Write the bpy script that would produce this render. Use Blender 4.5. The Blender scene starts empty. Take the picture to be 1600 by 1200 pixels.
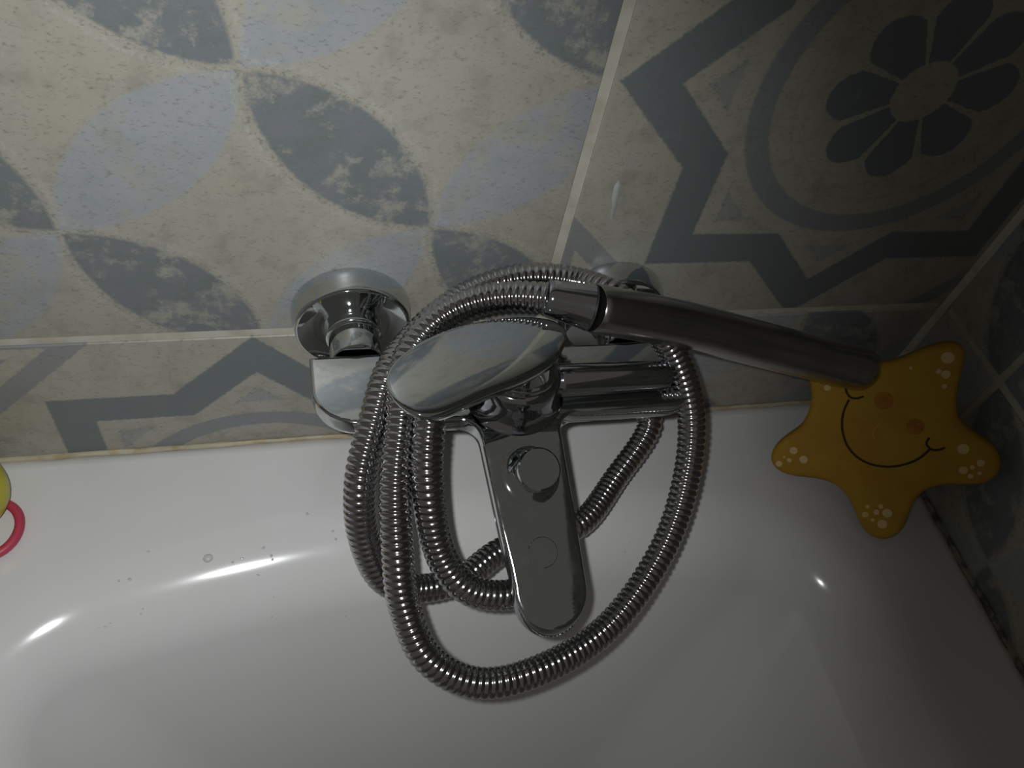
import bpy, bmesh, math, random
from math import sin, cos, pi, radians, sqrt
from mathutils import Vector, Matrix
random.seed(4)
SC=bpy.context.scene; COL=SC.collection

# ---------------------------------------------------------------- camera
cd=bpy.data.cameras.new('camera'); cam=bpy.data.objects.new('camera',cd); COL.objects.link(cam)
cd.sensor_width=36; cd.lens=1286.94*36/1600; cd.clip_start=.01; cd.clip_end=20
CR=Vector((0.9661306,-0.1989383,0.1643631)); CU=Vector((0.0581549,0.7883989,0.6124094)); CB=Vector((-0.2514154,-0.5821088,0.7732655))
CP=Vector((-0.1418617,-0.3122234,0.4597235))
cam.matrix_world=Matrix(((CR.x,CU.x,CB.x,CP.x),(CR.y,CU.y,CB.y,CP.y),(CR.z,CU.z,CB.z,CP.z),(0,0,0,1)))
SC.camera=cam
cd.dof.use_dof=False
# ---------------------------------------------------------------- light
SC.view_settings.view_transform='Standard'; SC.view_settings.look='None'
SC.view_settings.exposure=0; SC.view_settings.gamma=1; SC.view_settings.use_curve_mapping=False
w=bpy.data.worlds.new('world'); SC.world=w; w.use_nodes=True
w.node_tree.nodes['Background'].inputs[0].default_value=(.5,.47,.42,1)
w.node_tree.nodes['Background'].inputs[1].default_value=.15
ld=bpy.data.lights.new('phone_flash','SPOT'); lo=bpy.data.objects.new('phone_flash',ld); COL.objects.link(lo)
ld.energy=5.3; ld.color=(.97,.985,1.0); ld.shadow_soft_size=.004; ld.spot_size=radians(104); ld.spot_blend=1.0
lo.location=CP-CR*.014+CU*.008+CB*.004
aim=Vector((-.215,-.02,.085))
lo.rotation_euler=(aim-lo.location).to_track_quat('-Z','Y').to_euler()
HOSE=[(-0.0217,-0.0507,0.1795),(-0.0381,-0.0439,0.1745),(-0.0545,-0.0414,0.1690),(-0.0688,-0.0442,0.1640),(-0.0822,-0.0532,0.1590),(-0.0916,-0.0668,0.1530),(-0.0953,-0.0878,0.1417),(-0.1002,-0.1124,0.1251),(-0.1013,-0.1359,0.1064),(-0.0989,-0.1577,0.0824),(-0.0891,-0.1772,0.0655),(-0.0670,-0.1887,0.0547),(-0.0366,-0.1875,0.0511),(0.0102,-0.1692,0.0498),(0.0460,-0.1377,0.0682),(0.0623,-0.1083,0.0913),(0.0654,-0.0830,0.1163),(0.0533,-0.0637,0.1435),(0.0366,-0.0524,0.1599),(0.0184,-0.0398,0.1681),(0.0034,-0.0229,0.1618),(-0.0196,-0.0169,0.1600),(-0.0415,-0.0173,0.1550),(-0.0625,-0.0249,0.1490),(-0.0804,-0.0376,0.1430),(-0.0991,-0.0630,0.1420),(-0.1074,-0.0829,0.1338),(-0.1157,-0.1053,0.1161),(-0.1149,-0.1208,0.0869),(-0.1050,-0.1326,0.0619),(-0.0877,-0.1338,0.0480),(-0.0620,-0.1289,0.0421),(-0.0374,-0.1146,0.0406),(-0.0098,-0.1061,0.0353),(0.0155,-0.1004,0.0350),(0.0451,-0.0736,0.0372),(0.0725,-0.0431,0.0565),(0.0450,-0.0300,0.0720),(-0.0200,-0.0240,0.0800),(-0.0620,-0.0180,0.1000),(-0.0680,-0.0220,0.1220),(-0.0700,-0.0450,0.1430),(-0.0780,-0.0750,0.1500),(-0.0834,-0.0947,0.1475),(-0.0858,-0.1154,0.1277),(-0.0792,-0.1388,0.0935),(-0.0668,-0.1507,0.0794),(-0.0465,-0.1533,0.0717),(-0.0280,-0.1480,0.0680),(-0.0280,-0.1200,0.0680),(-0.0330,-0.0900,0.0880),(-0.0340,-0.0720,0.1080)]
HANDLE=[(-0.0217,-0.0507,0.1795),(0.0014,-0.0558,0.1765),(0.0521,-0.0543,0.1606),(0.1173,-0.0521,0.1353),(0.1702,-0.0512,0.1154),(0.1982,-0.0520,0.1067)]
LEVER=[(-0.1056,-0.0949,0.1800),(-0.1037,-0.0884,0.1792),(-0.0972,-0.0788,0.1781),(-0.0842,-0.0678,0.1768),(-0.0679,-0.0600,0.1758),(-0.0473,-0.0571,0.1755),(-0.0286,-0.0586,0.1757),(-0.0194,-0.0628,0.1762),(-0.0166,-0.0690,0.1769),(-0.0196,-0.0777,0.1780),(-0.0274,-0.0879,0.1792),(-0.0444,-0.0981,0.1804),(-0.0635,-0.1060,0.1814),(-0.0817,-0.1148,0.1824),(-0.0896,-0.1170,0.1827),(-0.0966,-0.1153,0.1825),(-0.1019,-0.1094,0.1818),(-0.1048,-0.1025,0.1809)]
LEVN=(0.0000,0.1191,0.9929)
STAR=[(0.0221,0.0689),(0.0247,0.0656),(0.0276,0.0547),(0.0292,0.0462),(0.0332,0.0324),(0.0401,0.0236),(0.0511,0.0195),(0.0617,0.0162),(0.0684,0.0105),(0.0715,0.0015),(0.0686,-0.0067),(0.0603,-0.0124),(0.0487,-0.0173),(0.0403,-0.0236),(0.0356,-0.0328),(0.0354,-0.0447),(0.0361,-0.0555),(0.0337,-0.0641),(0.0271,-0.0695),(0.0193,-0.0701),(0.0106,-0.0643),(0.0023,-0.0551),(-0.0065,-0.0479),(-0.0166,-0.0450),(-0.0280,-0.0470),(-0.0419,-0.0512),(-0.0514,-0.0510),(-0.0578,-0.0456),(-0.0584,-0.0371),(-0.0541,-0.0266),(-0.0475,-0.0154),(-0.0467,-0.0033),(-0.0492,0.0073),(-0.0537,0.0154),(-0.0570,0.0214),(-0.0568,0.0275),(-0.0521,0.0329),(-0.0442,0.0352),(-0.0332,0.0369),(-0.0216,0.0402),(-0.0124,0.0453),(-0.0051,0.0515),(0.0035,0.0608),(0.0116,0.0671),(0.0179,0.0696)]
SMILE=[(-0.0263,0.0132),(-0.0265,0.0050),(-0.0243,-0.0040),(-0.0207,-0.0108),(-0.0154,-0.0169),(-0.0079,-0.0212),(0.0014,-0.0225),(0.0119,-0.0199),(0.0209,-0.0139),(0.0266,-0.0070),(0.0298,0.0009)]
TICK1=[(-0.0318,0.0211),(-0.0293,0.0172),(-0.0259,0.0150),(-0.0222,0.0158),(-0.0189,0.0186)]
TICK2=[(0.0266,0.0076),(0.0265,0.0035),(0.0300,0.0010),(0.0341,0.0019),(0.0372,0.0050)]
SPOTS=[(0.0168,0.0593,0.0039),(0.0199,0.0492,0.0028),(0.0154,0.0496,0.0016),(0.0219,0.0418,0.0016),(-0.0001,0.0459,0.0011),(0.0471,0.0083,0.0035),(0.0594,0.0037,0.0024),(0.0524,-0.0046,0.0027),(0.0562,-0.0008,0.0016),(0.0575,-0.0067,0.0017),(0.0614,-0.0027,0.0013),(0.0231,-0.0500,0.0032),(0.0231,-0.0583,0.0032),(0.0169,-0.0521,0.0019),(0.0113,-0.0566,0.0021),(0.0105,-0.0507,0.0013),(0.0179,-0.0473,0.0016),(0.0168,-0.0582,0.0013),(-0.0460,-0.0330,0.0027),(-0.0379,-0.0363,0.0028),(-0.0462,-0.0405,0.0016),(-0.0515,-0.0456,0.0022),(-0.0501,-0.0396,0.0008),(-0.0415,0.0158,0.0022),(-0.0484,0.0191,0.0025),(-0.0518,0.0242,0.0016)]
EYES=[(-0.0067,0.0203,0.0060),(0.0165,0.0113,0.0055)]
NOSE=[(-0.0028,0.0066),(-0.0044,0.0026),(-0.0047,-0.0024),(-0.0021,-0.0062)]
SB=[(0.2239,-0.0729,0.0651),(0.7519,-0.6380,0.1664),(0.2207,0.4814,0.8483),(-0.6212,-0.6011,0.5027)]
DROPS=[(-0.1795,-0.0795,-0.0042),(-0.1846,-0.0808,-0.0045),(-0.1671,-0.0745,-0.0030),(-0.1629,-0.0791,-0.0049),(-0.1623,-0.0812,-0.0059),(-0.1710,-0.0884,-0.0092),(-0.1408,-0.0561,-0.0001),(-0.1264,-0.0684,-0.0024),(-0.1248,-0.0730,-0.0040),(-0.2453,-0.0857,-0.0025),(-0.2398,-0.0855,-0.0028),(-0.2332,-0.1006,-0.0106),(-0.2346,-0.1026,-0.0118),(-0.2526,-0.1076,-0.0128),(-0.2502,-0.1060,-0.0120),(-0.2560,-0.1077,-0.0123),(-0.2727,-0.1159,-0.0159),(-0.1628,-0.0991,-0.0185),(-0.1654,-0.1069,-0.0277),(-0.1216,-0.1084,-0.0384),(0.0611,-0.0974,-0.0174),(0.0640,-0.0928,-0.0131),(0.0699,-0.1012,-0.0202),(-0.2304,-0.0708,-0.0002)]
BIGDROP=[(-0.1982,-0.0776,-0.0026)]
STREAK=[(0.0204,0.0000,0.2101),(0.0227,0.0000,0.2068),(0.0239,0.0000,0.1977),(0.0246,0.0000,0.1900),(0.0246,0.0000,0.1834),(0.0229,0.0000,0.1843),(0.0219,0.0000,0.1922),(0.0199,0.0000,0.1994),(0.0192,0.0000,0.2068)]
W=.2901; H=.1048; A0=0.0            # right wall, horizontal joint height, vertical joint
RIM=.064; RB=.048; R0=.085; RR=.060; XL=-.407                  # rim width, left wall side of the tub
# ---------------------------------------------------------------- node maths
class N:
    def __init__(s,nt,sock): s.nt=nt; s.s=sock
    def _m(s,op,*o):
        n=s.nt.nodes.new('ShaderNodeMath'); n.operation=op
        for i,v in enumerate((s,)+o):
            if isinstance(v,N): s.nt.links.new(v.s,n.inputs[i])
            else: n.inputs[i].default_value=v
        return N(s.nt,n.outputs[0])
    def __add__(s,o): return s._m('ADD',o)
    def __sub__(s,o): return s._m('SUBTRACT',o)
    def __mul__(s,o): return s._m('MULTIPLY',o)
    def __truediv__(s,o): return s._m('DIVIDE',o)
    def abs(s): return s._m('ABSOLUTE')
    def floor(s): return s._m('FLOOR')
    def sqrt(s): return s._m('SQRT')
    def min(s,o): return s._m('MINIMUM',o)
    def max(s,o): return s._m('MAXIMUM',o)
    def step(s,a,b):                                   # 0 below a, 1 above b
        n=s.nt.nodes.new('ShaderNodeMapRange'); n.interpolation_type='SMOOTHSTEP'
        s.nt.links.new(s.s,n.inputs[0]); n.inputs[1].default_value=min(a,b); n.inputs[2].default_value=max(a,b)
        if a>b: n.inputs[3].default_value=1; n.inputs[4].default_value=0
        return N(s.nt,n.outputs[0])
    def band(s,a,b,e=.0009): return s.step(a-e,a+e)*s.step(b+e,b-e)
def newmat(name):
    m=bpy.data.materials.new(name); m.use_nodes=True
    return m,m.node_tree,m.node_tree.nodes['Principled BSDF']
def setp(b,col=None,rough=None,metal=None,**k):
    if col is not None: b.inputs['Base Color'].default_value=(*col,1)
    if rough is not None: b.inputs['Roughness'].default_value=rough
    if metal is not None: b.inputs['Metallic'].default_value=metal
    for n,v in k.items(): b.inputs[n.replace('_',' ')].default_value=v
def noise(nt,vec,scale,detail=3,rough=.55,off=0):
    n=nt.nodes.new('ShaderNodeTexNoise'); n.inputs['Scale'].default_value=scale; n.inputs['Detail'].default_value=detail; n.inputs['Roughness'].default_value=rough
    if off:
        a=nt.nodes.new('ShaderNodeVectorMath'); a.operation='ADD'; nt.links.new(vec,a.inputs[0]); a.inputs[1].default_value=(off,off*1.7,off*.3); vec=a.outputs[0]
    nt.links.new(vec,n.inputs['Vector']); return N(nt,n.outputs[0])
def mixc(nt,fac,a,b):
    n=nt.nodes.new('ShaderNodeMix'); n.data_type='RGBA'
    if isinstance(fac,N): nt.links.new(fac.s,n.inputs[0])
    else: n.inputs[0].default_value=fac
    for v,i in((a,6),(b,7)):
        if isinstance(v,tuple): n.inputs[i].default_value=(*v,1)
        else: nt.links.new(v,n.inputs[i])
    return n.outputs[2]
def bump(nt,b,h,strength,dist):
    n=nt.nodes.new('ShaderNodeBump'); n.inputs['Strength'].default_value=strength; n.inputs['Distance'].default_value=dist
    nt.links.new(h.s,n.inputs['Height']); nt.links.new(n.outputs[0],b.inputs['Normal'])
BEIGE=(.345,.333,.276); BEIGE2=(.25,.242,.200); DARK=(.145,.170,.170); DARK2=(.170,.185,.205); LIGHT=(.315,.333,.362)
def tile_mat(name,kind):
    m,nt,b=newmat(name)
    geo=nt.nodes.new('ShaderNodeNewGeometry').outputs['Position']
    uv=nt.nodes.new('ShaderNodeUVMap').outputs[0]
    wob=nt.nodes.new('ShaderNodeTexNoise'); wob.inputs['Scale'].default_value=420; wob.inputs['Detail'].default_value=2; nt.links.new(geo,wob.inputs['Vector'])
    sx=nt.nodes.new('ShaderNodeSeparateXYZ'); nt.links.new(uv,sx.inputs[0])
    sw=nt.nodes.new('ShaderNodeSeparateXYZ'); nt.links.new(wob.outputs['Color'],sw.inputs[0])
    x=N(nt,sx.outputs[0])+(N(nt,sw.outputs[0])-.5)*.0022
    y=N(nt,sx.outputs[1])+(N(nt,sw.outputs[1])-.5)*.0022
    big=noise(nt,geo,16,3); mid=noise(nt,geo,60,4,.65); fine=noise(nt,geo,420,3,.7); wear=noise(nt,geo,34,5,.72,3.1); wear2=noise(nt,geo,45,5,.75,7.7)
    str_=nt.nodes.new('ShaderNodeMapping'); str_.inputs['Scale'].default_value=(.55,.55,1.1); nt.links.new(geo,str_.inputs[0])
    speck=noise(nt,str_.outputs[0],640,4,.7,1.3)
    base=mixc(nt,big.step(.35,.68),BEIGE,(.36,.35,.305))
    base=mixc(nt,mid.step(.46,.72)*.65,base,BEIGE2)
    grain=speck.step(.54,.70)*.55
    if kind=='petal':
        s=.12021
        u=(x+y)*(.70711/s); v=(y-x)*(.70711/s)
        def lens(a,c):
            fa=a-a.floor()-.5; w_=((c+.5)-(c+.5).floor()-.5).abs()+.5
            return (fa*fa+w_*w_).sqrt()
        dl=lens(u,v); dd=lens(v,u)
        e=.010
        ml=dl.step(.700+e,.700-e); md=dd.step(.698+e,.698-e)
        kl=wear.step(.34,.52)*.65+.20; kd=wear2.step(.36,.50)*.72+.22
        c=mixc(nt,ml*kl,base,mixc(nt,mid.step(.3,.7),LIGHT,(.28,.31,.325)))
        c=mixc(nt,md*kd,c,mixc(nt,mid.step(.35,.7),DARK,DARK2))
        edge=dd.band(.698,.72,.006).max(dl.band(.702,.716,.004)*.45)*fine.step(.50,.62)*.55
        c=mixc(nt,edge,c,(.14,.15,.15))
        halo=dd.band(.725,.75,.008)*fine.step(.45,.6)*.4
        c=mixc(nt,halo,c,(.42,.44,.40))
    else:
        ax=x.abs(); ay=y.abs(); a=.1145
        d=(ax.max(ay)).min((ax+ay)*.70711); r=(x*x+y*y).sqrt(); cc=ax+ay
        kd=wear2.step(.22,.40)*.30+.66
        dk=d.band(.0925,a)
        inn=d.step(.0835,.0815)*r.step(.1025,.1035)                     # triangles in the points
        ring=r.band(.079,.0915)
        l1=(r.band(.0665,.0685).max(r.band(.0605,.062)))*fine.step(.45,.55)
        # eight-petalled flower in the middle
        at=nt.nodes.new('ShaderNodeMath'); at.operation='ARCTAN2'; nt.links.new(y.s,at.inputs[0]); nt.links.new(x.s,at.inputs[1])
        th=(N(nt,at.outputs[0])+pi+.3)*(8/(2*pi)); ft=(th-th.floor()-.5).abs()          # 0 middle of the petal .. .5 its side
        pr=(ft*ft*-.055)+.0525
        petal=(r-pr).step(.0006,-.0006)*ft.step(.45,.42)*r.step(.0165,.0175)
        cor=cc.step(.243,.245)*(cc.band(.243,.262).max(cc.step(.274,.276)*(ax.max(ay)).step(.153,.151)).max((ax.max(ay)).step(.1585,.160)))
        c=mixc(nt,dk*kd,base,mixc(nt,mid.step(.3,.7),DARK,(.145,.165,.175)))
        c=mixc(nt,inn*.55,c,(.24,.26,.26))
        c=mixc(nt,ring*kd*.9,c,(.20,.225,.235))
        c=mixc(nt,l1*.35,c,(.2,.2,.19))
        c=mixc(nt,petal*kd,c,(.14,.165,.18))
        c=mixc(nt,cor*.7*kd,c,DARK2)
        cr=d.band(.0805,.0835,.0008)*fine.step(.50,.62)*.5*r.step(.1,.101)
        c=mixc(nt,cr,c,(.12,.12,.11))
    c=mixc(nt,grain,c,(.15,.145,.12))
    nt.links.new(c,b.inputs['Base Color'])
    rr=mid*.25+.30; nt.links.new(rr.s,b.inputs['Roughness'])
    b.inputs['Specular IOR Level'].default_value=.35
    bump(nt,b,mid*.7+fine*.3,.25,.0008)
    return m
M={}
M['petal']=tile_mat('petal_tile','petal'); M['star_t']=tile_mat('star_tile','star')
def simple(name,col,rough,metal=0,nscale=None,col2=None,bs=0,bd=.001,nlo=.4,nhi=.65,**k):
    m,nt,b=newmat(name); setp(b,col,rough,metal,**k)
    if nscale:
        g=nt.nodes.new('ShaderNodeNewGeometry').outputs['Position']; n=noise(nt,g,nscale,4,.6)
        nt.links.new(mixc(nt,n.step(nlo,nhi),col,col2 or col),b.inputs['Base Color'])
        if bs: bump(nt,b,n,bs,bd)
    M[name]=m; return m
simple('grout',(.50,.485,.41),.85,0,55,(.42,.40,.32),.4,.001)
simple('plaster',(.3,.29,.26),.9,0,20,(.34,.33,.3))
# white acrylic of the tub, faint soiling
m,nt,b=newmat('tub_white'); M['tub']=m
g=nt.nodes.new('ShaderNodeNewGeometry').outputs['Position']
n1=noise(nt,g,9,4,.6); n2=noise(nt,g,60,4,.65,2)
c=mixc(nt,n1.step(.35,.7),(.70,.695,.69),(.68,.68,.65)); c=mixc(nt,n2.step(.66,.8)*.25,c,(.55,.55,.50))
nt.links.new(c,b.inputs['Base Color']); b.inputs['Roughness'].default_value=.13; b.inputs['Specular IOR Level'].default_value=.5
bump(nt,b,n1*.6+n2*.1,.12,.0006)
# chrome with the faint milky film of dried water
m,nt,b=newmat('chrome'); M['chrome']=m; setp(b,(.60,.63,.64),.05,1)
g=nt.nodes.new('ShaderNodeNewGeometry').outputs['Position']; n1=noise(nt,g,70,4,.6); n2=noise(nt,g,500,2,.6,5)
nt.links.new((n1.step(.45,.8)*.10+.045+n2.step(.6,.8)*.05).s,b.inputs['Roughness']); bump(nt,b,n1,.03,.001)
simple('chrome_dark',(.50,.51,.55),.07,1)
simple('chrome_hose',(.50,.49,.50),.12,1)
simple('chrome_handle',(.50,.48,.46),.22,1,40,(.44,.43,.41))
simple('joint_dark',(.03,.03,.03),.5)
simple('rubber_grey',(.09,.10,.11),.55)
simple('star_foam',(.40,.235,.012),.75,0,35,(.36,.185,.010),.25,.0008,.35,.7)
simple('star_ink',(.045,.018,.006),.8); simple('star_spot',(.60,.44,.20),.8); simple('star_blush',(.31,.115,.01),.8,0,300,(.38,.16,.01)); simple('star_pale',(.52,.30,.06),.8)
simple('toy_yellow',(.56,.50,.03),.35,0,40,(.50,.44,.02)); simple('toy_red',(.48,.05,.09),.45)
simple('sealant',(.46,.42,.30),.6,0,80,(.40,.33,.20),.4,.001,.45,.62)
simple('sealant_old',(.26,.245,.20),.8,0,90,(.10,.092,.075),.6,.002,.45,.6)
simple('streak_white',(.42,.44,.42),.5)
m,nt,b=newmat('water'); M['water']=m; setp(b,(.93,.95,.95),.06,0,Transmission_Weight=.55,IOR=1.5)
# ---------------------------------------------------------------- object helpers
def link(name,me,mat=None,parent=None,smooth=True,angle=40):
    o=bpy.data.objects.new(name,me); COL.objects.link(o)
    if mat: me.materials.clear(); me.materials.append(M[mat] if isinstance(mat,str) else mat)
    if smooth:
        me.shade_smooth()
        if angle: me.set_sharp_from_angle(angle=radians(angle))
    if parent: o.parent=parent; o.matrix_parent_inverse=Matrix.Translation(-parent.location)
    return o
def bmobj(name,bm,mat,parent=None,smooth=True,angle=40,origin=None):
    bmesh.ops.recalc_face_normals(bm,faces=bm.faces[:])
    if origin is not None: bmesh.ops.translate(bm,verts=bm.verts[:],vec=-Vector(origin))
    me=bpy.data.meshes.new(name); bm.to_mesh(me); bm.free()
    o=link(name,me,mat,parent,smooth,angle)
    if origin is not None: o.location=origin
    return o
def tag(o,label=None,cat=None,group=None,kind=None):
    for k,v in(('label',label),('category',cat),('group',group),('kind',kind)):
        if v: o[k]=v
    return o
def empty(name,loc,label,cat,group=None):
    o=bpy.data.objects.new(name,None); COL.objects.link(o); o.location=loc; o.empty_display_size=.02
    return tag(o,label,cat,group)
def loft(bm,rings,cap0=True,cap1=True,closed=True):
    vs=[[bm.verts.new(p) for p in r] for r in rings]; n=len(vs[0])
    for a,b_ in zip(vs,vs[1:]):
        for i in range(n if closed else n-1):
            j=(i+1)%n; bm.faces.new((a[i],a[j],b_[j],b_[i]))
    if cap0: bm.faces.new(vs[0][::-1])
    if cap1: bm.faces.new(vs[-1])
    return vs
def frame(ax):
    ax=Vector(ax).normalized(); t=Vector((0,0,1)) if abs(ax.z)<.9 else Vector((1,0,0))
    a=ax.cross(t).normalized(); return ax,a,ax.cross(a)
def lathe(bm,org,ax,prof,seg=64,cap0=True,cap1=True):      # prof: (distance along ax, radius)
    ax,a,b_=frame(ax); org=Vector(org)
    loft(bm,[[org+ax*d+(a*cos(2*pi*i/seg)+b_*sin(2*pi*i/seg))*max(r,1e-5) for i in range(seg)] for d,r in prof],cap0,cap1)
def spline(P,step):                                        # smooth curve through points, evenly resampled
    P=[Vector(p) for p in P]; Q=[P[0]*2-P[1]]+P+[P[-1]*2-P[-2]]; out=[]
    for i in range(1,len(Q)-2):
        p0,p1,p2,p3=Q[i-1:i+3]
        t0=0; t1=(p1-p0).length**.5; t2=t1+(p2-p1).length**.5; t3=t2+(p3-p2).length**.5
        for k in range(40):
            t=t1+(t2-t1)*k/40
            a1=p0*((t1-t)/(t1-t0))+p1*((t-t0)/(t1-t0)); a2=p1*((t2-t)/(t2-t1))+p2*((t-t1)/(t2-t1)); a3=p2*((t3-t)/(t3-t2))+p3*((t-t2)/(t3-t2))
            b1=a1*((t2-t)/(t2-t0))+a2*((t-t0)/(t2-t0)); b2=a2*((t3-t)/(t3-t1))+a3*((t-t1)/(t3-t1))
            out.append(b1*((t2-t)/(t2-t1))+b2*((t-t1)/(t2-t1)))
    out.append(P[-1])
    for _ in range(3): out=[out[0]]+[(out[i-1]+out[i]*2+out[i+1])/4 for i in range(1,len(out)-1)]+[out[-1]]
    L=[0]
    for a,b_ in zip(out,out[1:]): L.append(L[-1]+(b_-a).length)
    n=max(2,int(L[-1]/step)); res=[]; j=0
    for k in range(n+1):
        s=L[-1]*k/n
        while j<len(L)-2 and L[j+1]<s: j+=1
        f=(s-L[j])/max(1e-9,L[j+1]-L[j]); res.append(out[j].lerp(out[j+1],f))
    return res
def sweep(bm,pts,rad,seg=16,cap=True):                     # rad(i) -> radius
    up=None; rings=[]
    for i,p in enumerate(pts):
        t=(pts[min(i+1,len(pts)-1)]-pts[max(i-1,0)]).normalized()
        if up is None: _,up,_=frame(t)
        up=(up-t*up.dot(t)).normalized(); s=t.cross(up)
        rings.append([p+(up*cos(2*pi*k/seg)+s*sin(2*pi*k/seg))*rad(i) for k in range(seg)])
    loft(bm,rings,cap,cap)
# ---------------------------------------------------------------- walls: tiles stand proud of a recessed joint
G=.0030
def wall(name,axis):
    bm=bmesh.new()
    if axis=='y': pts=[(-.95,.0016,-.5),(W+.02,.0016,-.5),(W+.02,.0016,H+.68),(-.95,.0016,H+.68)]; d=Vector((0,.06,0))
    else: pts=[(W+.0016,-1.7,-.5),(W+.0016,.0016,-.5),(W+.0016,.0016,H+.68),(W+.0016,-1.7,H+.68)]; d=Vector((.06,0,0))
    loft(bm,[[Vector(p) for p in pts],[Vector(p)+d for p in pts]])
    return tag(bmobj(name,bm,'grout',None,False),kind='structure')
wb=wall('wall_back','y'); wr=wall('wall_right','x')
def tile(parent,axis,u0,u1,v0,v1,kind,cu,cv,hidden=False):
    """slab on the wall; u runs to the right as seen from the room, uv is measured from the motif's centre"""
    bm=bmesh.new(); uvl=bm.loops.layers.uv.new('UVMap')
    P=(lambda u,v,t: Vector((u,t,v))) if axis=='y' else (lambda u,v,t: Vector((W+t,-u,v)))
    e=.0012; rings=[]
    for ins,t in((0,.0016),(0,.0008),(e*.35,.00022),(e,0.)):
        rings.append([P(u0+ins,v0+ins,t),P(u1-ins,v0+ins,t),P(u1-ins,v1-ins,t),P(u0+ins,v1-ins,t)])
    loft(bm,rings)
    for f in bm.faces:
        for l in f.loops:
            c=l.vert.co; u=c.x if axis=='y' else -c.y
            l[uvl].uv=(u-cu,c.z-cv)
    bmesh.ops.recalc_face_normals(bm,faces=bm.faces[:])
    me=bpy.data.meshes.new('tile'); o_=P((u0+u1)/2,(v0+v1)/2,0)
    bmesh.ops.translate(bm,verts=bm.verts[:],vec=-o_); bm.to_mesh(me); bm.free()
    o=link('tile',me,M[kind],parent,True,30); o.location=o_
S=.17; X1=-.0724; Z1=.1797
def node(u,v): return (X1,Z1)
cols=[(-.9,-.68-G,0),(-.68+G,-.34-G,1),(-.34+G,-G,0),(G,W,1)]
rows=[(-.12,H-G),(H+G,H+.34-G),(H+.34+G,H+.68-G)]
for (u0,u1,ci) in cols:
    for ri,(v0,v1) in enumerate(rows):
        star=(ci+ri)%2==0
        # left-low star, left-high petals, right-high star, right-low petals
        if star: cu,cv=((.1675 if u0>=0 else (u0+u1)/2+.0055) if u1-u0>.25 else u1-.17), (H-.1643 if ri==0 else H+.1607+.34*(ri-1))
        else: cu,cv=(X1 if u0<0 else .0976),(Z1 if ri else .03)
        tile(wb,'y',u0,u1,v0,v1,'star_t' if star else 'petal',cu,cv)
rc=[(0.0,.0666-G),(.0666+G,.4066-G),(.4066+G,.7466-G),(.7466+G,1.0866-G),(1.0866+G,1.4266-G)]
for k,(u0,u1) in enumerate(rc):
    for ri,(v0,v1) in enumerate(rows):
        star=(k+ri)%2==0 and k>0
        if star: cu,cv=(u0+u1)/2,(v0+v1)/2 if ri else H-.1643
        else: cu,cv=(.0666,.105) if ri==0 else (.012,.1797)
        tile(wr,'x',u0,u1,v0,v1,'star_t' if star else 'petal',cu,cv)
# thin pale streak, slightly raised on the star tile
bm=bmesh.new(); P=[Vector(p) for p in STREAK]; c=sum(P,Vector())/len(P)
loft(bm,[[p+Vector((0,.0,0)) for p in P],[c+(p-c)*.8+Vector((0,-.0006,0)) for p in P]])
tag(bmobj('pale_streak',bm,'streak_white',None,True,60,origin=c),'small pale streak on the star tile right of the upright joint','stain')
# sealant beads
bm=bmesh.new(); pts=[Vector((-.9+i*.012,-.0012+.0006*random.random(),.0008)) for i in range(int(1.18/.012))]
sweep(bm,pts,lambda i:.0014+.0007*random.random(),8)
tag(bmobj('trim_1',bm,'sealant',None),kind='structure')
bm=bmesh.new(); pts=[Vector((W-.0012-.0008*random.random(),-.004-i*.006,.001)) for i in range(250)]
sweep(bm,pts,lambda i:.0014+.0018*random.random()**2,8)
tag(bmobj('trim_2',bm,'sealant_old',None),kind='structure')
# corner joint of the two walls
bm=bmesh.new(); pts=[Vector((W-.0004,-.0002,.004+i*.02)) for i in range(39)]
sweep(bm,pts,lambda i:.0032+.0006*random.random(),8)
tag(bmobj('trim_3',bm,'grout',None),kind='structure')

# ---------------------------------------------------------------- bath tub
def rrect(x0,x1,y0,y1,r,z,n=18,side=28):
    pts=[]
    cs=[(x1-r,y1-r,0),(x0+r,y1-r,90),(x0+r,y0+r,180),(x1-r,y0+r,270)]
    for k,(cx,cy,a) in enumerate(cs):
        for i in range(n+1):
            t=radians(a+90*i/n); pts.append(Vector((cx+r*cos(t),cy+r*sin(t),z)))
        nx,ny,na=cs[(k+1)%4]; p=pts[-1]; q=Vector((nx+r*cos(radians(na)),ny+r*sin(radians(na)),z))
        for i in range(1,side): pts.append(p.lerp(q,i/side))
    return pts
bm=bmesh.new(); Y0,Y1=-1.6,-.0004; XR=W-.0004
def bow(x): return (x+.0485)**2/1.9
def op(s,z,r):                                             # the opening, its wall end bowed inwards
    out=[]
    for p in rrect(XL+RIM+s,XR-RR-s,Y0+RIM+s*1.4,Y1-RB-s,r,z):
        t=min(1,max(0,(p.y+.55)/.4)); p.y-=bow(p.x)*t*t*(3-2*t); out.append(p)
    return out
rings=[rrect(XL+.03,XR-.0,Y0+.03,Y1,.01,-.50),rrect(XL,XR,Y0,Y1,.01,-.03),rrect(XL,XR,Y0,Y1,.01,-.006)]
for t in(30,60,90): rings.append(rrect(XL+.006*(1-cos(radians(t))) if t<90 else XL+.006,XR,Y0+.006,Y1,.01,-.006+.006*sin(radians(t))))
rings.append(rrect(XL+.02,XR-.008,Y0+.02,Y1-.008,.02,0))
rings.append(op(-.006,0,R0+.006))
R=.062
for t in range(0,64,3): s=R*sin(radians(t)); rings.append(op(s,-R*(1-cos(radians(t))),R0-s))
s0=R*sin(radians(63)); z0=-R*(1-cos(radians(63)))
for k in range(1,9): dz=.28*k/8; s=s0+dz/math.tan(radians(66)); rings.append(op(s,z0-dz,R0-s0+dz*.12))
zl=z0-.28
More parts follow.
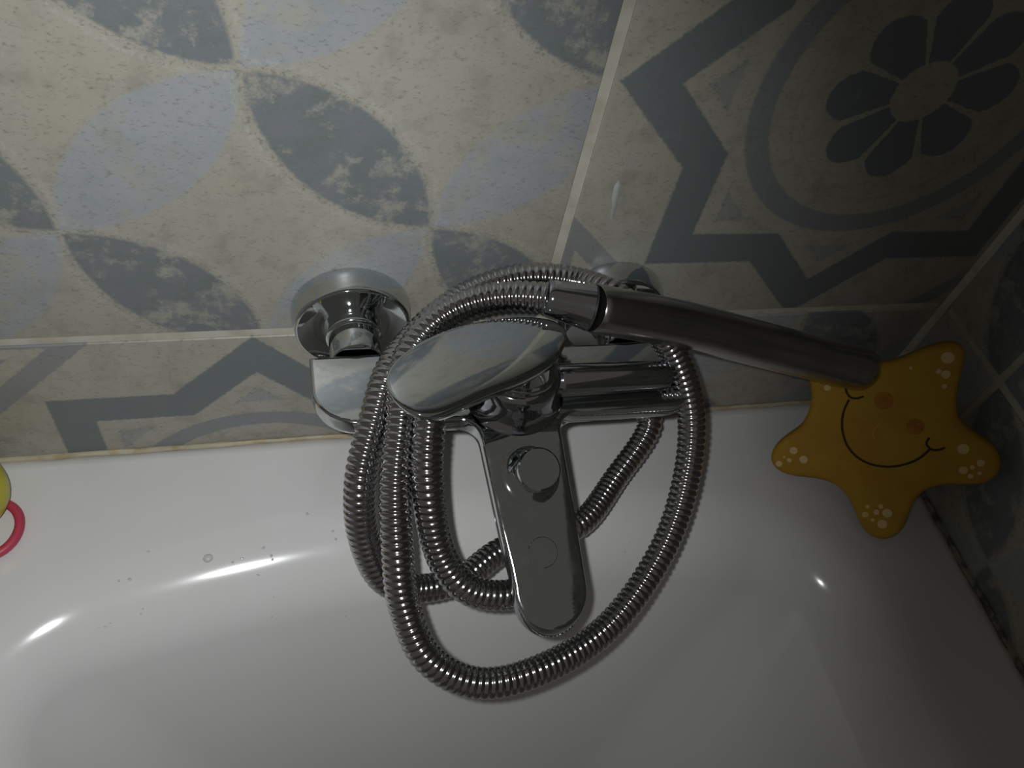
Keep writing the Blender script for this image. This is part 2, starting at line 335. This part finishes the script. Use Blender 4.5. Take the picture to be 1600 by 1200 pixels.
for t in(18,36,54,72,90): q=s+.06*sin(radians(t)); rings.append(op(q,zl-.06*(1-cos(radians(t))),R0-s0+.28*.12-.02*sin(radians(t))))
loft(bm,rings,False,True)
tub=empty('bathtub',((XL+XR)/2,-.8,-.5),'white acrylic bathtub with a wide flat rim against the tiled walls','bathtub')
bmobj('basin',bm,'tub',tub,True,None)
bm=bmesh.new(); lathe(bm,(-.04,-.30,zl-.0599),(0,0,1),[(0,.034),(.002,.034),(.0028,.031),(.0012,.024),(.0012,.0)],48,True,True)
bmobj('drain',bm,'chrome',tub)

# ---------------------------------------------------------------- mixer tap
TX=-.0365; ZT=.1300; YO=-.0021
tap=empty('bath_mixer_tap',(TX,0,.1215),'chrome wall mounted bath mixer with T shaped flat body and drooping spout','tap')
def arc(cx,cy,r,a0,a1,n):
    return [Vector((cx+r*cos(radians(a0+(a1-a0)*i/n)),cy+r*sin(radians(a0+(a1-a0)*i/n)),0)) for i in range(n+1)]
yb=-.0375; yf=-.0815
o=[Vector((-.1355,yb,0))]+[Vector((-.1355,yb-.005,0))]+arc(-.1135,-.0575,.022,180,264,12)+[Vector((-.09,yf,0))]
o+=arc(-.0675,yf-.011,.011,90,5,8)
# spout sides narrow a little, then a round nose
o+=[Vector((-.0546,-.11,0)),Vector((-.0520,-.135,0)),Vector((-.0496,-.152,0))]
o+=arc(-.0310,-.1625,.0180,174,364,22)
o+=[Vector((-.0134,-.145,0)),Vector((-.0140,-.12,0)),Vector((-.0146,-.105,0))]
o+=arc(-.0040,yf-.0115,.0110,178,92,8)
o+=[Vector((.02,yf-.001,0))]+arc(.0465,-.0605,.0220,-82,-4,12)+[Vector((.0688,yb-.004,0)),Vector((.0688,yb,0))]
def drop(y):
    t=max(0,-y-.082+YO); return -(t*t/(2*.018) if t<.018 else t-.009)*math.tan(radians(22))
def inset(poly,d):
    n=len(poly); out=[]
    for i in range(n):
        a=(poly[i]-poly[i-1]); b_=(poly[(i+1)%n]-poly[i])
        na=Vector((-a.y,a.x,0)).normalized(); nb=Vector((-b_.y,b_.x,0)).normalized(); nn=(na+nb)
        nn=nn/max(.35,nn.length**2/2) if nn.length>1e-6 else na
        out.append(poly[i]+nn*d)
    return out
o=[p+Vector((0,YO,0)) for p in o]
# densify outline
dn=[]
for i in range(len(o)):
    p,q=o[i],o[(i+1)%len(o)]; k=max(1,int((q-p).length/.004))
    for j in range(k): dn.append(p.lerp(q,j/k))
o=dn
bm=bmesh.new(); T=.0125
def th(y): return T if y>-.10 else T+(-y-.10)*.02
prof=[(.0045,-T),(.002,-T+.0006),(.0005,-T+.0022),(0,-T+.0042),(0,-.0016),(.0004,-.0006),(.0011,-.0001),(.0020,0)]
rings=[[p+Vector((0,0,ZT+z)) for p in inset(o,d)] for d,z in prof]
loft(bm,rings)
for k in range(60):
    y=-.076-.0019*k
    g_=bm.verts[:]+bm.edges[:]+bm.faces[:]
    bmesh.ops.bisect_plane(bm,geom=g_,plane_co=(0,y,0),plane_no=(0,1,0),dist=1e-6)
for v in bm.verts:
    y=v.co.y; v.co.z+=drop(y)
    v.co.z-=.9*((v.co.x+.0345)**2)*(1 if y<-.1 else 0)        # the spout's face is very slightly crowned
bmobj('body',bm,'chrome',tap,True,32)
# right-hand half joints behind the bar
for x,lab in((-.1115,0),(.0385,1)):
    bm=bmesh.new(); lathe(bm,(x,-.0001,.1215),(0,-1,0),[(0,.0318),(.0010,.0322),(.006,.0318),(.012,.0306),(.0140,.0301),(.0148,.0296),(.0150,.0290),(.0146,.0280),(.0137,.0255),(.0129,.0225),(.0124,.0195),(.0123,.0165),(.0124,.0150),(.0165,.0149)],72,True,True)
    bmobj('wall_flange',bm,'chrome',tap)
    bm=bmesh.new(); lathe(bm,(x,-.0162,.1215),(0,-1,0),[(0,.0148),(.0040,.0150),(.0048,.0144),(.0052,.0134),(.0205,.0134),(.0215,.0128)],48)
    bmobj('union_nut',bm,'chrome',tap)
# cartridge housing
DX,DY=-.0352,-.0672+YO
bm=bmesh.new(); lathe(bm,(DX,DY,ZT-.004),(0,0,1),[(0,.0262),(.004,.0262),(.0052,.0248),(.0075,.0236),(.0120,.0226),(.0165,.0222),(.0215,.0216),(.0235,.0206),(.0243,.0196)],72)
bmobj('cartridge_housing',bm,'chrome_dark',tap)
bm=bmesh.new(); lathe(bm,(DX,DY,ZT+.0200),(0,0,1),[(0,.0188),(.0030,.0190),(.0042,.0184),(.0046,.0172),(.0052,.0170),(.015,.0168)],64)
bmobj('collar',bm,'chrome',tap)
# lever
LN=Vector(LEVN).normalized(); LV=[Vector(p) for p in LEVER]; LC=sum(LV,Vector())/len(LV)
_,la,lb=frame(LN)
flat=[Vector(((p-LC).dot(la),(p-LC).dot(lb),0)) for p in LV]
cl=spline([tuple(p) for p in flat+flat[:1]],.0022)[:-1]
if sum(a.x*b_.y-b_.x*a.y for a,b_ in zip(cl,cl[1:]+cl[:1]))<0: cl=cl[::-1]
for _ in range(4): cl=[(cl[i-1]+cl[i]*2+cl[(i+1)%len(cl)])/4 for i in range(len(cl))]
LD=Vector((.085,.043,0)).normalized(); LD=Vector((LD.dot(la),LD.dot(lb),0)).normalized()
def crown(p): w=p.x*LD.y-p.y*LD.x; return 5.0*w*w
def l3(p,h): return LC+la*p.x+lb*p.y+LN*h
rings=[]
for sc_,h in((.62,-.0105),(.80,-.0095),(.92,-.0065),(.985,-.0030),(1,-.0012),(.995,-.0004),(.98,0),(.95,.0002),(.85,.0003),(.7,.0004),(.55,.0004),(.4,.0004),(.25,.0004),(.12,.0004),(.04,.0004)):
    rings.append([l3(p*sc_,h-crown(p*sc_)) for p in cl])
bm=bmesh.new(); loft(bm,rings)
lever=bmobj('lever_handle',bm,'chrome',tap,True,50)
# outlet branch lying over the right arm of the body
bm=bmesh.new(); lathe(bm,(-.020,-.0700,.1385),(1,-.01,.0),[(0,.0078),(.006,.0080),(.0068,.0086),(.0085,.0088),(.060,.0080),(.066,.0078),(.0675,.0070)],40)
bmobj('outlet_branch',bm,'chrome_dark',tap)
# pull knob and its disc further down on the spout
sl=radians(22); nrm=Vector((0,-sin(sl),cos(sl)))
def onspout(x,y): return Vector((x,y,ZT+drop(y)-.9*(x+.0345)**2))
bm=bmesh.new(); lathe(bm,onspout(-.0340,-.1140)-nrm*.0006,nrm,[(0,.0150),(.0006,.0148),(.0008,.0135),(.0016,.0115),(.0028,.0096),(.0044,.0080),(.0064,.0070),(.0085,.0064),(.0100,.0062),(.0104,.0098),(.0112,.0106),(.0160,.0108),(.0172,.0104),(.0178,.0096)],48)
bmobj('diverter_knob',bm,'chrome',tap,True,30)
bm=bmesh.new(); lathe(bm,onspout(-.0330,-.1490)-nrm*.0004,nrm,[(0,.0075),(.0006,.0074),(.0008,.0071),(.0008,.0)],48)
bmobj('spout_disc',bm,'chrome',tap,True,25)
bm=bmesh.new(); lathe(bm,(-.0312,-.158,ZT+drop(-.158)-.0105),(0,-.37,-1),[(0,.0125),(.008,.0125),(.0095,.0115),(.0070,.0100)],40)
bmobj('aerator',bm,'chrome',tap)
bm=bmesh.new(); lathe(bm,(-.034,-.072,.1185),(0,0,-1),[(0,.0105),(.010,.0105),(.012,.0088),(.020,.0082)],40)
bmobj('hose_outlet',bm,'chrome',tap)

# ---------------------------------------------------------------- shower hose: one spiral-ribbed tube
pitch=.0036; k_=6; pts=spline(HOSE,pitch/k_)
pr=[.0076,.0078,.0078,.00765,.0071,.00695]
bm=bmesh.new(); sweep(bm,pts,lambda i:pr[i%k_],20)
hose=tag(bmobj('shower_hose',bm,'chrome_hose',None,True,75,origin=HOSE[0]),'ribbed chrome shower hose looped around the tap and over its lever','hose')
# ---------------------------------------------------------------- hand shower
hp=spline(HANDLE,.004); n=len(hp)
hs=empty('hand_shower',HANDLE[0],'dull chrome stick hand shower resting across the tap and over the starfish','hand shower')
d0=(hp[1]-hp[0]).normalized()
bm=bmesh.new(); lathe(bm,hp[0]-d0*.002,d0,[(0,.0082),(.0008,.0088),(.0030,.0090),(.0050,.0092),(.012,.0102),(.020,.0112),(.0225,.0117),(.0232,.0113)],48)
bmobj('hose_nut',bm,'chrome_dark',hs)
bm=bmesh.new(); lathe(bm,hp[0]+d0*.0208,d0,[(0,.0110),(.0004,.0116),(.0008,.0116),(.0012,.0110)],48)
bmobj('joint_ring',bm,'joint_dark',hs)
i0=6
pts=[hp[0]+d0*.0222]+hp[i0:]; m_=len(pts)
def hr(i):
    f=i/(m_-1); r=.0122+.0015*f
    if i<1: r-=.0006
    if i>m_-3: r-=(.0004,.0026)[i-(m_-2)] if i>=m_-2 else 0
    return r
bm=bmesh.new(); sweep(bm,pts,hr,40); bmobj('handle',bm,'chrome_handle',hs,True,50)
t=(pts[-1]-pts[-2]).normalized()
bm=bmesh.new(); lathe(bm,pts[-1]-t*.0004,t,[(0,.0104),(.0012,.0102),(.0016,.0090)],40); bmobj('spray_face',bm,'rubber_grey',hs)

# ---------------------------------------------------------------- starfish bath toy leaning in the corner
SO,SX,SZ,SN=[Vector(v) for v in SB]
star=empty('starfish_toy',SO-SN*.012,'orange yellow foam starfish with a smile and pale spots leaning in the corner','bath toy')
sp_=spline([(a,b_,0) for a,b_ in STAR]+[(STAR[0][0],STAR[0][1],0)],.0022)[:-1]
if sum(a.x*b_.y-b_.x*a.y for a,b_ in zip(sp_,sp_[1:]+sp_[:1]))<0: sp_=sp_[::-1]
for _ in range(3): sp_=[(sp_[i-1]+sp_[i]*2+sp_[(i+1)%len(sp_)])/4 for i in range(len(sp_))]
sp_=[p*1.0 for p in sp_]
def s3(x,y,h): return SO+SX*x+SZ*y+SN*h
rings=[]
for d,h in((.0030,-.012),(.0010,-.0112),(0,-.0095),(0,-.0035),(.0006,-.0016),(.0020,-.0004),(.0040,0)):
    rings.append([s3(p.x,p.y,h) for p in inset(sp_,d)])
ce=Vector((.004,-.002,0)); ba=inset(sp_,.0030); fr=inset(sp_,.0040)
rings=[[s3(ce.x+(p.x-ce.x)*k,ce.y+(p.y-ce.y)*k,-.012) for p in ba] for k in(.1,.3,.5,.7,.88)]+rings+[[s3(ce.x+(p.x-ce.x)*k,ce.y+(p.y-ce.y)*k,0) for p in fr] for k in(.88,.7,.5,.3,.1)]
bm=bmesh.new(); loft(bm,rings)
bmobj('body',bm,'star_foam',star,True,50)
def ink(name,P,r,mat='star_ink'):
    bm=bmesh.new(); q=spline([tuple(s3(a,b_,.00005)) for a,b_ in P],.0015); sweep(bm,q,lambda i:r,8); return bmobj(name,bm,mat,star)
ink('smile',SMILE,.00075); ink('smile_corner',TICK1,.0007); ink('smile_corner',TICK2,.0007); ink('nose',NOSE,.00045,'star_pale')
for x,y,r in SPOTS:
    bm=bmesh.new(); lathe(bm,s3(x,y,-.0002),SN,[(0,r*.98),(.0004,r*.95),(.00045,r*.6)],18); bmobj('spot',bm,'star_spot',star)
for x,y,r in EYES:
    bm=bmesh.new(); lathe(bm,s3(x,y,-.0002),SN,[(0,r),(.0003,r*.95),(.00035,r*.5)],24); bmobj('faded_eye',bm,'star_blush',star)

# ---------------------------------------------------------------- yellow toy with its red ring, on the rim at the left
toy=empty('bath_toy',(-.320,-.040,0),'yellow rounded bath toy with a red ring on the rim at the left','bath toy')
bm=bmesh.new(); bmesh.ops.create_uvsphere(bm,u_segments=40,v_segments=24,radius=1)
for v in bm.verts: v.co=Vector((v.co.x*.027*(1-.10*v.co.z),v.co.y*.0255,v.co.z*.0275+.0275))+Vector((-.3275,-.037,0))
bmobj('body',bm,'toy_yellow',toy)
bm=bmesh.new(); cx,cy,r=-.3140,-.0485,.0150
q=[Vector((cx+r*cos(2*pi*i/48),cy+r*sin(2*pi*i/48)*1.15,.0030)) for i in range(48)]
rings=[]
for i,p in enumerate(q):
    rad=Vector((cos(2*pi*i/48),sin(2*pi*i/48),0))
    rings.append([p+(rad*cos(2*pi*k/12)+Vector((0,0,1))*sin(2*pi*k/12))*.0027 for k in range(12)])
rings.append(rings[0]); loft(bm,rings,False,False); bmesh.ops.remove_doubles(bm,verts=bm.verts[:],dist=1e-6)
bmobj('ring',bm,'toy_red',toy)

# ---------------------------------------------------------------- water drops left on the tub
bm=bmesh.new(); bmesh.ops.create_icosphere(bm,subdivisions=2,radius=1)
for v in bm.verts: v.co.z=max(v.co.z,-.15)*.55
dme=bpy.data.meshes.new('water_drop'); bm.to_mesh(dme); bm.free(); dme.materials.append(M['water']); dme.shade_smooth()
def tilt(p):
    return math.asin(min(max(0,-p[1]-RB-bow(p[0]))/R,.95))
for k,p in enumerate(DROPS):
    o=bpy.data.objects.new('water_drop',dme); COL.objects.link(o); o.location=p; o.rotation_euler=(tilt(p),0,random.random()*3)
    s=random.uniform(.0006,.0011); o.scale=(s*1.3,s,s)
    if p[0]>0: tag(o,'tiny clear water drop on the tub between spout and right bend of the hose','water drop','drops right of the spout')
    elif p[0]<-.22: tag(o,'tiny clear water drop on the tub toward its left end','water drop','drops at the left end of the tub')
    else: tag(o,'tiny clear water drop on the tub between the hose and the bright highlight','water drop','drops left of the hose')
p=BIGDROP[0]; dm2=dme.copy(); bo=bpy.data.objects.new('water_drop',dm2); COL.objects.link(bo); bo.location=p; bo.rotation_euler=(tilt(p),0,.3); bo.scale=(.0029,.0026,.0024)
tag(bo,'largest round water drop on the tub, just above the bright highlight at left','water drop')
